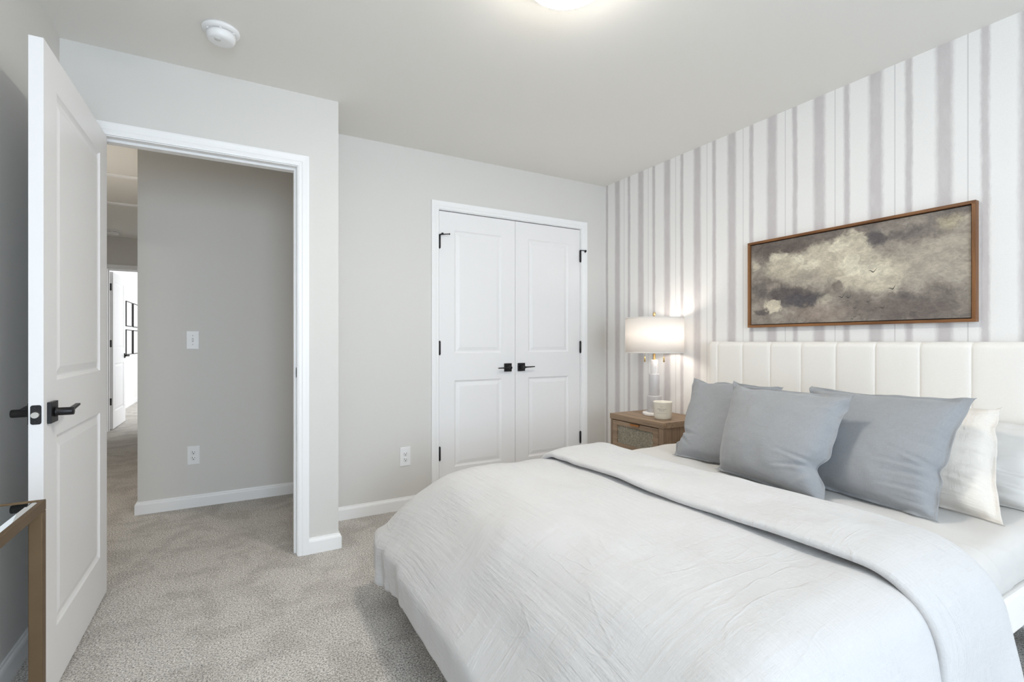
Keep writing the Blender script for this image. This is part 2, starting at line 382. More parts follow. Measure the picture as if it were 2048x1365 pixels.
def lever(parent, pos, out, along, tilt=0., Lbar=.105, neck=.052, rose=.033, th=.0105):
    """square rose at pos on the door face, 'out' = face normal, 'along' = lever direction"""
    o, a = Vector(out), Vector(along); up = Vector((0, 0, 1)); a = (a+up*tilt).normalized(); up2 = a.cross(o); 
    if up2.z < 0: up2 = -up2
    al = Vector(along)
    def bx(c, u, v, w_, hu, hv, hw):
        m = M(); vs_ = [c+u*su*hu+v*sv*hv+w_*sw*hw for sw in (-1, 1) for sv in (-1, 1) for su in (-1, 1)]
        return m.add(vs_, [(0,2,3,1),(4,5,7,6),(0,1,5,4),(2,6,7,3),(0,4,6,2),(1,3,7,5)])
    p = Vector(pos)
    rs = bx(p+o*th/2, al, up, o, rose, rose, th/2).build('door_handle', M_BLACK, parent, bevel=.0015)
    mm = M().lathe([(.015, th), (.015, th+.006), (.0125, th+.008), (.0125, neck), (.0118, neck+.004), (0, neck+.004)], p, 28, o)
    mm.build('spindle', M_BLACK, rs)
    # blade: tapered flat lever
    c0 = p+o*(neck-.009); m = M(); L = Lbar; vs_ = []
    prof = [(-.008, .0085, .006), (.012, .0085, .006), (.03, .0075, .0045), (L, .0065, .0035)]
    for (t, hw, hh) in prof:
        for (su, sv) in ((-1, -1), (1, -1), (1, 1), (-1, 1)): vs_.append(c0+a*t+o*su*hw+up2*sv*hh)
    fs_ = []
    for i in range(len(prof)-1):
        for k in range(4): fs_.append((i*4+k, i*4+(k+1) % 4, i*4+4+(k+1) % 4, i*4+4+k))
    fs_ += [(3, 2, 1, 0), tuple(len(vs_)-4+k for k in range(4))]
    m.add(vs_, fs_).build('lever', M_BLACK, rs, bevel=.0015)
    return rs
# bedroom door: leaf x -.545..-.51, free edge at y=1.973
LEAFX, LY0, LY1 = -.511, 1.973, 2.786
d1 = door_leaf(LY1-LY0, 2.03, .034, .122, (.195, .812, .99, 1.917))
d1.v = [(LEAFX-y, LY1-x, .015+z) for x, y, z in d1.v]; d1.f = [tuple(reversed(f)) for f in d1.f]
door1 = struct(d1, 'door_1', M_DOOR)
door1.data.update()
lever(door1, (LEAFX, 2.036, .909), (1, 0, 0), (0, 1, 0), .10)
lever(door1, (LEAFX-.034, 2.036, .909), (-1, 0, 0), (0, 1, 0), .10)
def rrect(x0, z0, x1, z1, r, y0, y1, n=6):
    pts = []
    for cx, cz, a0 in ((x1-r, z1-r, 0), (x0+r, z1-r, 90), (x0+r, z0+r, 180), (x1-r, z0+r, 270)):
        for k in range(n+1): a = math.radians(a0+90*k/n); pts.append((cx+r*math.cos(a), cz+r*math.sin(a)))
    L = len(pts); v = [(x, y0, z) for x, z in pts]+[(x, y1, z) for x, z in pts]
    return M().add(v, [tuple(range(L)), tuple(reversed(range(L, 2*L)))]+[(i, i+L, (i+1) % L+L, (i+1) % L) for i in range(L)])
lp = rrect(LEAFX-.0295, .880, LEAFX-.0045, .938, .006, LY0-.0012, LY0+.002).build('latch_plate', M_BLACK, door1)
lb = M().cyl((LEAFX-.017, LY0-.0005, .909), (LEAFX-.017, LY0-.013, .909), .0095, .0088).build('latch_bolt', M_STEEL, lp)
m = M()
for zz in (.888, .930): m.cyl((LEAFX-.017, LY0-.0010, zz), (LEAFX-.017, LY0-.0020, zz), .0035, .003, 12)
m.build('screw', M_BLACK, lp)
# closet doors
for nm, x0, sgn in (('door_2', CX0+.003, 1), ('door_3', CX1-.003, -1)):
    d = door_leaf(.6105, 2.03, .034, .115, (.225, .838, 1.032, 1.905))
    d.v = [(x0+sgn*x, YC+.004+y, .013+z) for x, y, z in d.v]
    if sgn < 0: d.f = [tuple(reversed(f)) for f in d.f]
    do = struct(d, nm, M_DOOR)
    lx = 1.771 if sgn > 0 else 1.888
    lever(do, (lx, YC+.004, .933), (0, -1, 0), (-sgn, 0, 0), -.02 if sgn > 0 else .03, .098, .05, .031)
    for k, zz in enumerate((1.828, 1.083, .344)):
        hx = x0+sgn*.001
        h = M().lathe([(0, -.052), (.0035, -.05), (.0065, -.045), (.0075, -.044), (.0075, .044), (.0065, .045), (.0035, .05), (0, .052)], (hx, YC-.004, zz), 16).build('hinge', M_BLACK, do)
        if k == 0:
            if sgn > 0: mm = M().cyl((hx, YC-.010, zz+.047), (hx+.062, YC-.030, zz+.052), .0045, .003, 12).cyl((hx+.062, YC-.030, zz+.052), (hx+.066, YC-.030, zz+.052), .006, .006, 12).lathe([(0, -.008), (.008, -.006), (.008, .006), (0, .008)], (hx+.018, YC-.012, zz+.053), 12)
            else: mm = M().cyl((hx, YC-.010, zz+.047), (hx+.036, YC-.02, zz+.046), .0035, .0035, 12).cyl((hx+.036, YC-.03, zz+.044), (hx+.040, YC-.016, zz+.036), .008, .008, 12)
            mm.build('door_stop', M_BLACK, h)
# far door, swung into the far room
d = door_leaf(.78, 2.0, .034, .115, (.215, .83, 1.02, 1.89))
d.v = [(-1.384-y, 7.885+x, .012+z) for x, y, z in d.v]
d4 = struct(d, 'door_4', M_DOOR)
lever(d4, (-1.384, 7.885+.715, .93), (1, 0, 0), (0, -1, 0))
for zz in (1.82, 1.10, .36):
    M().box(-1.43, 7.8815, zz-.045, -1.398, 7.8845, zz+.045).build('hinge', M_BLACK, d4)

# ------------------------------------------------------------------ wall plates, detectors, hatch
def outlet(x, y, z, label):
    t = empty('wall_outlet', (x, y, z))
    M().box(x-.036, y-.0055, z-.0635, x+.036, y, z+.0635).build('cover_plate', M_PLASTIC, t, bevel=.003)
    for dz in (.0195, -.0195):
        r = M().lathe([(.0165, 0), (.0165, .0025), (.015, .0035), (0, .0035)], (x, y-.005, z+dz), 28, (0, -1, 0)).build('receptacle', M_PLASTIC, t)
        s_ = M().box(x-.0078, y-.0090, z+dz-.001, x-.0052, y-.0080, z+dz+.0085).box(x+.0052, y-.0090, z+dz-.001, x+.0075, y-.0080, z+dz+.0075)
        s_.lathe([(.0032, 0), (.0032, .001), (0, .001)], (x, y-.0080, z+dz-.0075), 12, (0, -1, 0)); s_.build('slot', M_DARK, r)
    M().lathe([(.003, 0), (.003, .001), (0, .0015)], (x, y-.0055, z), 12, (0, -1, 0)).build('screw', M_PLASTIC, t)
    return tag(t, label, 'outlet', 'white wall outlets')
outlet(.981, YC, .354, 'white electrical outlet on the bedroom wall left of the closet doors')
outlet(-.264, YH, .354, 'white electrical outlet on the hallway wall seen through the open doorway')
t = empty('light_switch', (-.2685, YH, 1.138))
M().box(-.3045, YH-.0055, 1.0765, -.2325, YH, 1.1995).build('cover_plate', M_PLASTIC, t, bevel=.003)
M().box(-.2735, YH-.0065, 1.126, -.2635, YH-.005, 1.150).build('slot', m_plain('switch_recess', lin((190,190,190))), t)
mm = M().box(-.2722, YH-.017, 1.134, -.2648, YH-.005, 1.1435).build('toggle', M_PLASTIC, t, bevel=.001)
mm = M()
for dz in (.03, -.03): M().lathe([(.003, 0), (.003, .001), (0, .0015)], (-.2685, YH-.0055, 1.138+dz), 12, (0, -1, 0)).build('screw', M_STEEL, t)
tag(t, 'white toggle light switch on the hallway wall above an outlet', 'light switch')
def detector(x, y, label, grp='smoke detectors'):
    t = empty('smoke_detector', (x, y, H))
    M().lathe([(.0, -.0165), (.056, -.0165), (.064, -.014), (.070, -.009), (.071, -.0005), (0, -.0005)], (x, y, H), 48, cap=False).build('base', M_PLASTIC, t)
    M().lathe([(.050, -.020), (.050, -.016)], (x, y, H), 48).build('vent', m_plain('vent_shadow', lin((90,90,90))), t)
    M().lathe([(0, -.052), (.030, -.052), (.045, -.050), (.052, -.044), (.0545, -.030), (.0545, -.0195), (0, -.0195)], (x, y, H), 48, cap=False).build('cover', M_PLASTIC, t)
    for k in range(6):
        a = k*math.pi/3+.5; M().cyl((x+.0535*math.cos(a), y+.0535*math.sin(a), H-.0165), (x+.0535*math.cos(a), y+.0535*math.sin(a), H-.0205), .006, .006, 8).build('rib', M_PLASTIC, t)
    M().lathe([(0, -.054), (.012, -.054), (.013, -.0515)], (x-.012, y-.02, H), 24, cap=False).build('test_button', m_plain('button_grey', lin((214,214,212))), t)
    return tag(t, label, 'smoke detector', grp)
detector(-.062, 2.388, 'round white smoke detector on the bedroom ceiling near the door')
detector(-1.287, 7.33, 'small white smoke detector far down the hallway ceiling')
t = empty('attic_hatch', (-1.05, 5.35, H))
M().box(-1.43, 4.87, H-.004, -.64, 5.83, H).build('panel', M_CEIL, t)
x0, x1, y0, y1, tw = -1.47, -.60, 4.83, 5.87, .055
M().box(x0, y0, H-.014, x1, y0+tw, H).box(x0, y1-tw, H-.014, x1, y1, H).box(x0, y0+tw, H-.014, x0+tw, y1-tw, H).box(x1-tw, y0+tw, H-.014, x1, y1-tw, H).build('frame', M_TRIM, t, bevel=.003)
tag(t, 'attic hatch with white trim in the hallway ceiling', 'hatch')

# ------------------------------------------------------------------ ceiling light
t = empty('ceiling_light', (1.006, 1.394, H))
M().lathe([(.151, -.040), (.156, -.036), (.157, -.001), (0, -.001)], (1.006, 1.394, H), 64, cap=False).build('rim', M_PLASTIC, t)
M().lathe([(0, -.082), (.04, -.0805), (.08, -.076), (.115, -.067), (.138, -.054), (.149, -.040), (.150, -.026)], (1.006, 1.394, H), 64, cap=False).build('diffuser', M_DIFFUSER, t)
tag(t, 'lit round white flush ceiling light above the bed', 'ceiling light')

# ------------------------------------------------------------------ cloth solver
class Grid:
    def __init__(s, P, rest, k_struct=1., k_shear=.5, k_bend=.15):
        s.P = P.copy(); s.V = np.zeros_like(P); n, m, _ = P.shape; s.sets = []
        I = np.arange(n); J = np.arange(m)
        def addset(a, b, k):
            L = np.linalg.norm(rest[a]-rest[b], axis=-1); s.sets.append((a, b, L, k))
        def sl(*x): return tuple(x)
        for p in (0, 1):
            e = (n-1-p+1)//2
            a = np.arange(p, n-1, 2); addset((a,), (a+1,), k_struct)
            b = np.arange(p, m-1, 2); addset((slice(None), b), (slice(None), b+1), k_struct)
        for p in (0, 1):
            a = np.arange(p, n-1, 2)
            addset((a[:, None], J[None, :-1]), (a[:, None]+1, J[None, 1:]), k_shear)
            addset((a[:, None], J[None, 1:]), (a[:, None]+1, J[None, :-1]), k_shear)
        for p in ((0, 1), (2, 3)):
            a = np.array([i for i in range(n-2) if i % 4 in p]); addset((a,), (a+2,), k_bend)
            b = np.array([j for j in range(m-2) if j % 4 in p]); addset((slice(None), b), (slice(None), b+2), k_bend)
    def solve(s):
        P = s.P
        for a, b, L, k in s.sets:
            pa = P[a]; pb = P[b]; d = pb-pa; l = np.sqrt((d*d).sum(-1))+1e-9
            c = (d*((l-L)/l*.5*k)[..., None]); P[a] = pa+c; P[b] = pb-c
def grid_normals(P):
    du = np.empty_like(P); dv = np.empty_like(P)
    du[1:-1] = P[2:]-P[:-2]; du[0] = P[1]-P[0]; du[-1] = P[-1]-P[-2]
    dv[:, 1:-1] = P[:, 2:]-P[:, :-2]; dv[:, 0] = P[:, 1]-P[:, 0]; dv[:, -1] = P[:, -1]-P[:, -2]
    n = np.cross(du, dv); return n/(np.linalg.norm(n, axis=-1, keepdims=True)+1e-12)
def smooth_noise(n, m, su, sv, seed):
    """band-limited noise on an n x m grid, cell sizes su, sv"""
    r = np.random.RandomState(seed); a = r.randn(int(n/su)+4, int(m/sv)+4)
    u = np.arange(n)/su+1; v = np.arange(m)/sv+1; iu = u.astype(int); iv = v.astype(int); fu = u-iu; fv = v-iv
    fu = fu*fu*(3-2*fu); fv = fv*fv*(3-2*fv)
    A = a[iu][:, iv]*(1-fu)[:, None]+a[iu+1][:, iv]*fu[:, None]; B = a[iu][:, iv+1]*(1-fu)[:, None]+a[iu+1][:, iv+1]*fu[:, None]
    return A*(1-fv)[None]+B*fv[None]
BX0, BX1, BY0, BY1, BZ1 = .74, 2.60, .515, 2.035, .54     # mattress box
def rbox(P, off, box, r, fric, prev):
    c = np.array([(box[0]+box[1])/2, (box[2]+box[3])/2, (box[4]+box[5])/2]); h = np.array([(box[1]-box[0])/2, (box[3]-box[2])/2, (box[5]-box[4])/2])-r
    d = P-c; q = np.abs(d)-h; qm = np.maximum(q, 0); l = np.linalg.norm(qm, axis=-1); ins = q.max(-1)
    dist = l+np.minimum(ins, 0)-r
    g = np.where((l > 1e-9)[..., None], qm/(l[..., None]+1e-12), (q >= q.max(-1, keepdims=True)).astype(float))*np.sign(d)
    pen = off-dist; hit = pen > 0
    P[hit] += (g*pen[..., None])[hit]
    mv = P-prev; tn = mv-(mv*g).sum(-1, keepdims=True)*g
    P[hit] -= (tn*fric)[hit]
def cloth_mesh(name, P, mat, thick=0., sub=1, uvscale=(1., 1.), flip=False):
    n, m, _ = P.shape; me = bpy.data.meshes.new(name)
    idx = np.arange(n*m).reshape(n, m)
    F = np.stack([idx[:-1, :-1], idx[1:, :-1], idx[1:, 1:], idx[:-1, 1:]], -1).reshape(-1, 4)
    if flip: F = F[:, ::-1]
    me.from_pydata(P.reshape(-1, 3).tolist(), [], F.tolist())
    uv = me.uv_layers.new(name='UVMap'); li = np.empty(len(me.loops), int); me.loops.foreach_get('vertex_index', li)
    U = np.stack([(li//m)/(n-1)*uvscale[0], (li % m)/(m-1)*uvscale[1]], -1); uv.data.foreach_set('uv', U.ravel())
    me.polygons.foreach_set('use_smooth', [True]*len(me.polygons)); me.materials.append(mat); me.update()
    o = bpy.data.objects.new(name, me); C.objects.link(o)
    if thick:
        s = o.modifiers.new('thickness', 'SOLIDIFY'); s.thickness = thick; s.offset = 0; s.use_even_offset = False
    if sub:
        s = o.modifiers.new('smooth', 'SUBSURF'); s.levels = sub; s.render_levels = sub
    return o

# ------------------------------------------------------------------ bed
bed = tag(empty('bed', (1.6, 1.285, 0)), 'low bed with a white channel-tufted headboard, its frame under the white bedding', 'bed')
def headboard():
    y = 2.107; edges = [2.107, 2.034]+[2.034-.1735*k for k in range(1, 10)]+[2.034-.1735*9-.073]
    m = M(); x1 = XR-.02; xf_ = 2.622; z0, z1 = .12, 1.128
    # cross-section sample along y, with a seam dip between the channels; rounded at the top and the two ends
    ys = []; dx = []
    for a, b in zip(edges[:-1], edges[1:]):
        for t_ in (0, .012, .03, .06, .14, .3, .5, .7, .86, .94, .97, .988)+((1.,) if b == edges[-1] else ()):
             ys.append(a+(b-a)*t_); dx.append(.0055*(1-(abs(2*t_-1))**14))
    ys = np.array(ys); dx = np.array(dx)
    e = np.minimum(ys[0]-ys, ys-ys[-1]); endr = .03*(1-np.sqrt(np.clip(1-(1-np.clip(e/.03, 0, 1))**2, 0, 1)))
    prof = [(x1, 0), (x1, .0)]
    zz = [z0, z0+.3, .7, 1.0, 1.08]; rows = [(xf_+0*ys-dx+endr, z) for z in zz]
    for a in np.linspace(0, math.pi/2, 7)[0:]:
        r = .030; rows.append((xf_-dx*(math.cos(a)*.6+.4)+endr+r*(1-math.cos(a)), z1-r+r*math.sin(a) - (dx < .004)*.002))
    rows.append((np.full_like(ys, x1), z1))
    rows.append((np.full_like(ys, x1), z0))
    vs_ = []; k = len(ys)
    for X, z in rows:
        Z = np.broadcast_to(z, X.shape); vs_ += list(zip(X, ys, Z))
    fs_ = [(i*k+j, i*k+j+1, (i+1)*k+j+1, (i+1)*k+j) for i in range(len(rows)-1) for j in range(k-1)]
    m.add(vs_, fs_, sm=True)
    m.f.append(tuple(i*k for i in range(len(rows)))); m.m.append(0); m.sm.append(False)
    m.f.append(tuple(i*k+k-1 for i in reversed(range(len(rows))))); m.m.append(0); m.sm.append(False)
    o = m.build('headboard', M_HEAD, bed)
    me = o.data; uv = me.uv_layers.new(name='UVMap')
    for l in me.loops: v = me.vertices[l.vertex_index].co; uv.data[l.index].uv = (v.y, v.z)
    return o
headboard()
def uvbox(o):
    me = o.data; uv = me.uv_layers.new(name='UVMap')
    for p in me.polygons:
        a = max(range(3), key=lambda i: abs(p.normal[i]))
        for li in p.loop_indices:
            v = me.vertices[me.loops[li].vertex_index].co; q = [v[i] for i in range(3) if i != a]; uv.data[li].uv = (q[0], q[1])
    return o
for y0, y1 in ((.525, .555), (2.005, 2.035)): uvbox(M().box(  .68, y0, .265, 2.62, y1, .385).build('side_rail', M_HEAD, bed, bevel=.012, seg=3))
uvbox(M().box(.675, .525, .265, .71, 2.035, .385).build('foot_rail', M_HEAD, bed, bevel=.012, seg=3))
M().box(.71, .555, .33, 2.60, 2.005, .386).build('slat_base', M_BLACKLEG, bed)
for x, y in ((.70, 1.99), (.70, .60), (2.5, 2.0), (2.5, .56)): M().lathe([(.020, 0), (.028, .265)], (x, y, 0), 20).build('leg', M_BLACKLEG, bed)
# mattress in its fitted sheet
def mattress():
    nx, ny = 90, 70; r = .055
    bm = bmesh.new(); bmesh.ops.create_cube(bm, size=1)
    me = bpy.data.meshes.new('mattress')
    bmesh.ops.subdivide_edges(bm, edges=bm.edges[:], cuts=84, use_grid_fill=True)
    h = np.array([(BX1-BX0)/2, (BY1-BY0)/2, (BZ1-.387)/2]); c = np.array([(BX0+BX1)/2, (BY0+BY1)/2, (BZ1+.387)/2])
    V = np.array([v.co[:] for v in bm.verts])*2*h; Q = np.clip(V, -(h-r), h-r); D = V-Q; L = np.linalg.norm(D, axis=1, keepdims=True)
    V = np.where(L > 1e-9, Q+D/(L+1e-12)*r, V)+c
    # fitted-sheet creases
    x, y, z = V[:, 0], V[:, 1], V[:, 2]
    un = (y-BY0)-(BZ1-z)                # unrolled distance from the near top edge
    near = np.exp(-np.clip(np.abs(un)-.06, 0, None)/.09)*np.clip((y < 1.0), 0, 1)
    ph = x*46+2.2*np.sin(x*7.3+1)+4.0*un+1.3*np.sin(un*23)
    fold = (np.clip(np.sin(ph), 0, 1)**5-.25*np.clip(np.sin(ph+2.0), 0, 1)**3)*(.55+.45*np.sin(x*11+.6))
    low = .5*np.sin(x*19+un*13)+.5*np.sin(x*9-un*17+2)
    amp = np.clip((x-1.80)/.12, 0, 1)*np.clip((2.59-x)/.05, 0, 1)*near
    wt = np.clip((z-BZ1+.055)/.055, 0, 1)[:, None]; nrm = wt*np.array([[0, 0, 1.]])+(1-wt)*np.array([[0, -1., 0]]); nrm /= np.linalg.norm(nrm, axis=1, keepdims=True)
    keep = ((z > BZ1-.054) | (y < BY0+.056))
    V = V+nrm*((.010*fold+.005*low)*amp*keep)[:, None]
    tp = (z > BZ1-.01)
    V[:, 2] += tp*.0022*np.clip((x-1.6)/.2, 0, 1)*(np.sin(x*31+3*np.sin(y*6))+.8*np.sin(y*27+2.5*np.sin(x*8)))
    for v, p in zip(bm.verts, V): v.co = p
    bm.to_mesh(me); bm.free(); me.materials.append(M_SHEET); me.polygons.foreach_set('use_smooth', [True]*len(me.polygons))
    o = bpy.data.objects.new('mattress', me); C.objects.link(o); uvbox(o)
    return tag(o, 'mattress in a white fitted sheet on the bed frame, bare near the pillows', 'mattress')
mattress()
BOX = (BX0-.02, BX1, BY0, BY1, .15, BZ1)
# flat sheet: a strip showing between duvet and pillows, hanging over the sides
def flat_sheet():
    xs = np.linspace(1.56, 1.80, 16); ys = np.arange(BY0-.20, BY1+.20, .02); n, m = len(xs), len(ys)
    R = np.zeros((n, m, 3)); R[..., 0] = xs[:, None]; R[..., 1] = ys[None]; R[..., 2] = .58
    P = R.copy(); P[..., 2] += .004*smooth_noise(n, m, 4, 6, 3)
    g = Grid(P, R, 1, .4, .03); off = .013
    for st in range(160):
        prev = g.P.copy(); g.V[..., 2] -= 9.8/60; g.V *= .985; g.P = g.P+g.V/60
        for _ in range(6): g.solve(); rbox(g.P, off, BOX, .055, .5, prev)
        g.V = (g.P-prev)*60
    P = g.P; nn = grid_normals(P); P = P+nn*((.004*smooth_noise(n, m, 7, 20, 8)+.004*smooth_noise(n, m, 3, 9, 9)))[..., None]
    rbox(P, .013, BOX, .055, 0, P.copy())
    o = cloth_mesh('flat_sheet', P, M_SHEET, .004, 1, (.42, 1.9))
    return tag(o, 'thin white top sheet peeking out between duvet and grey pillows', 'sheet')
flat_sheet()
# duvet with its head end folded back
def duvet():
    sp = .0215; xfree, xfold = 1.275, 1.655; Lf = xfold-xfree; Lt = xfold-.70; hang = .36
    us = np.arange(0, Lf+Lt+hang, sp); ys = np.arange(BY0-.43, BY1+.36, sp); n, m = len(us), len(ys)
    def xz(u): return np.where(u < Lf, xfree+u, xfold-(u-Lf))
    R = np.zeros((n, m, 3)); R[..., 0] = us[:, None]; R[..., 1] = ys[None]
    # rounded foot corners
    a = np.maximum(us-(Lf+Lt), 0)[:, None]/hang; b = np.maximum(np.maximum(BY0-ys, 0)/.43, np.maximum(ys-BY1, 0)/.36)[None]
    k = np.where(np.hypot(a, b) > 1e-6, np.maximum(a, b)/(np.hypot(a, b)+1e-9), 1); k = k*(1-.20*2*a*b/(a*a+b*b+1e-9))
    R[..., 0] = np.where(a > 0, Lf+Lt+a*k*hang, R[..., 0]); bk = b*k
    R[..., 1] = np.where(ys[None] > BY1, BY1+bk*.36, np.where(ys[None] < BY0, BY0-bk*.43, R[..., 1]))
    P = np.zeros((n, m, 3)); P[..., 0] = xz(R[..., 0]); P[..., 1] = R[..., 1]
    t = np.clip((us-(Lf-.075))/.13, 0, 1); t = t*t*(3-2*t); off = .074*(1-t)+.025*t
    off = off-.010*np.clip(1-us/.08, 0, 1)
    P[..., 2] = (BZ1+off+.02)[:, None]+.003*smooth_noise(n, m, 5, 5, 1)
    DBOX = (BX0+.06, BX1, BY0, BY1-.06, .15, BZ1)
    def slopes(P, o_, prev, k=.03):
        """rounded slopes of the thick bedding under the duvet: top, foot end and far side"""
        x, y, z = P[..., 0], P[..., 1], P[..., 2]
        pl = [((0, 0, 1), z-BZ1), ((-.745, 0, .667), (.775-x)*.745+(z-BZ1)*.667), ((0, .84, .543), (y-2.02)*.84+(z-BZ1)*.543), ((0, -.98, .199), (.512-y)*.98+(z-BZ1)*.199)]
        D = np.stack([d for _, d in pl], -1); mx = D.max(-1, keepdims=True); E_ = np.exp((D-mx)/k); d = mx[..., 0]+k*np.log(E_.sum(-1)); w_ = E_/E_.sum(-1, keepdims=True)
        g_ = w_@np.array([n_ for n_, _ in pl], float); g_ /= np.linalg.norm(g_, axis=-1, keepdims=True)
        pen = o_-d; hit = (pen > 0) & (z > .27); P[hit] += (g_*pen[..., None])[hit]
        mv = P-prev; tn = mv-(mv*g_).sum(-1, keepdims=True)*g_; P[hit] -= (tn*.25)[hit]
    OFF = np.broadcast_to(off[:, None], (n, m)).copy()
    g = Grid(P, R, 1, .45, .10)
    for st in range(230):
        prev = g.P.copy(); g.V[..., 2] -= 9.8/60; g.V *= .98; g.P = g.P+g.V/60
        for _ in range(8):
            g.solve(); rbox(g.P, OFF, DBOX, .09, .35, prev); slopes(g.P, .019, prev)
        np.maximum(g.P[..., 2], .03, out=g.P[..., 2])
        g.V = (g.P-prev)*60; sp_ = np.linalg.norm(g.V, axis=-1, keepdims=True); g.V *= np.minimum(1, 3/(sp_+1e-9))
    P = g.P; nn = grid_normals(P); top = nn[..., 2:3] < 0
    puff = .004*smooth_noise(n, m, 10, 12, 21)+.0035*smooth_noise(n, m, 4, 11, 22)+.0015*smooth_noise(n, m, 3, 3, 23)
    sgn = np.where((us < Lf)[:, None], 1., -1.)
    P = P+nn*(puff*sgn)[..., None]
    rbox(P, .020, DBOX, .06, 0, P.copy())
    o = cloth_mesh('duvet', P, M_DUVET, .026, 1, (us[-1], ys[-1]-ys[0]))
    return tag(o, 'white crinkled gauze duvet spread over the bed, folded back below the pillows', 'duvet')
duvet()

# ------------------------------------------------------------------ pillows
def make_pillow(name, corners, mat, label, grp=None, T=.085, front=(-1, -.2, .3), low=.548, inset=.08, pinch=(), creases=(), wrk=.0028, seed=5, flange=.055, N_=72, bend=0.):
    """two layers joined at the seam; X, Y run -1..1 across and up the pillow"""
    s = np.linspace(-1, 1, N_); s = np.sign(s)*(1-(1-np.abs(s))**1.15); X, Y = np.meshgrid(s, s, indexing='ij'); n = N_
    ce, cf = np.clip(1-X*X, 0, 1), np.clip(1-Y*Y, 0, 1)
    X2 = X*(1-inset*cf**.55); Y2 = Y*(1-inset*np.where(Y < 0, .55, 1.)*ce**.55)
    for side, pos, w_, d in pinch:                      # dents along one edge
        if side in 'LR': g_ = np.exp(-((Y-pos)/w_)**2); sg = 1 if side == 'R' else -1; X2 = X2-sg*d*g_*np.clip((sg*X-.2)/.8, 0, 1)**3
        else: g_ = np.exp(-((X-pos)/w_)**2); sg = 1 if side == 'T' else -1; Y2 = Y2-sg*d*g_*np.clip((sg*Y-.2)/.8, 0, 1)**3
    fx = np.clip(np.abs(X)/(1-flange), 0, 1); fy = np.clip(np.abs(Y)/(1-flange), 0, 1)
    prof = ((1-fx**2.2)*(1-fy**2.2)); body = np.where(prof > 0, np.maximum(prof, 1e-9)**.52, 0)
    cr = np.zeros_like(X)
    for (x0, y0, x1, y1, w_, d) in creases:
        dx_, dy_ = x1-x0, y1-y0; L2 = dx_*dx_+dy_*dy_; t_ = ((X-x0)*dx_+(Y-y0)*dy_)/L2; px_, py_ = X-x0-t_*dx_, Y-y0-t_*dy_; dist = (px_*-dy_+py_*dx_)/math.sqrt(L2)
        ww = w_*(1.25-.55*np.clip(t_, 0, 1)); env = np.clip(t_*8+1, 0, 1)*np.clip((1-t_)*1.6, 0, 1)
        cr += d*env*(-np.exp(-(dist/ww)**2)+.75*np.exp(-((dist-1.7*ww)/(1.1*ww))**2))
    e1 = np.exp(-(1-np.abs(X))/.25); e2 = np.exp(-(1-np.abs(Y))/.25)
    wr = e1*smooth_noise(n, n, 16, 3.2, seed)+.8*e2*smooth_noise(n, n, 3.4, 16, seed+7)+.5*smooth_noise(n, n, 9, 9, seed+13)+.3*smooth_noise(n, n, 4, 4, seed+17)
    fl = smooth_noise(n, n, 6, 6, seed+23)*.006*(1-np.clip(body*4, 0, 1))-.014*np.clip(1-body*3, 0, 1)
    BL, BR, TL, TR = [np.array(c, float) for c in corners]
    nrm = np.cross(BR-BL, TL-BL); nrm /= np.linalg.norm(nrm)
    if np.dot(nrm, front) < 0: nrm = -nrm
    a = (X2+1)/2; b = (Y2+1)/2
    W = (BL*((1-a)*(1-b))[..., None]+BR*(a*(1-b))[..., None]+TL*((1-a)*b)[..., None]+TR*(a*b)[..., None])
    layers = []
    for sg in (1, -1):
        th = sg*(T*body*(1+.22*(1-2*b)))+sg*np.clip(body*2.5, 0, 1)*(wrk*wr+(cr if sg > 0 else 0))+fl+sg*.0012-bend*(1-ce*cf)
        P = W+nrm*th[..., None]; P[..., 2] = np.maximum(P[..., 2], low+(.002 if sg > 0 else 0)); layers.append(P)
    A, B = layers; idx = np.arange(n*n).reshape(n, n); ib = idx+n*n; F = []
    for ii, rev in ((idx, False), (ib, True)):
        q = np.stack([ii[:-1, :-1], ii[1:, :-1], ii[1:, 1:], ii[:-1, 1:]], -1).reshape(-1, 4); F.append(q[:, ::-1] if rev else q)
    border = [(i, 0) for i in range(n-1)]+[(n-1, j) for j in range(n-1)]+[(i, n-1) for i in range(n-1, 0, -1)]+[(0, j) for j in range(n-1, 0, -1)]
    bf = []
    for k in range(len(border)):
        p, q = border[k], border[(k+1) % len(border)]; bf.append(tuple(int(v) for v in (idx[q], idx[p], ib[p], ib[q])))
    me = bpy.data.meshes.new(name); me.from_pydata(np.concatenate([A.reshape(-1, 3), B.reshape(-1, 3)]).tolist(), [], np.concatenate(F).tolist()+bf)
    uv = me.uv_layers.new(name='UVMap'); li = np.empty(len(me.loops), int); me.loops.foreach_get('vertex_index', li)
    l2 = li % (n*n); uv.data.foreach_set('uv', np.stack([(l2//n)/(n-1)*.52, (l2 % n)/(n-1)*.52], -1).ravel())
    me.polygons.foreach_set('use_smooth', [True]*len(me.polygons)); me.materials.append(mat); me.update()
    bm = bmesh.new(); bm.from_mesh(me); bmesh.ops.recalc_face_normals(bm, faces=bm.faces); bm.to_mesh(me); bm.free()
    o = bpy.data.objects.new(name, me); C.objects.link(o)
    return tag(o, label, 'pillow', grp)
G = 'grey linen pillows'
make_pillow('throw_pillow', [(1.887,1.485,.546), (1.81,.98,.546), (2.05,1.516,.950), (1.98,.957,.936)], M_GREY, 'grey linen pillow standing in front of the two other grey pillows', G, seed=11, T=.088,
    pinch=[('R', -.42, .16, .13), ('T', -.60, .24, .07)], creases=[(1, -.40, .30, -.62, .030, .014), (1, -.36, .30, -.30, .028, .010), (.98, -.45, .60, -.85, .030, .008), (1, .80, .45, .62, .04, .005)])
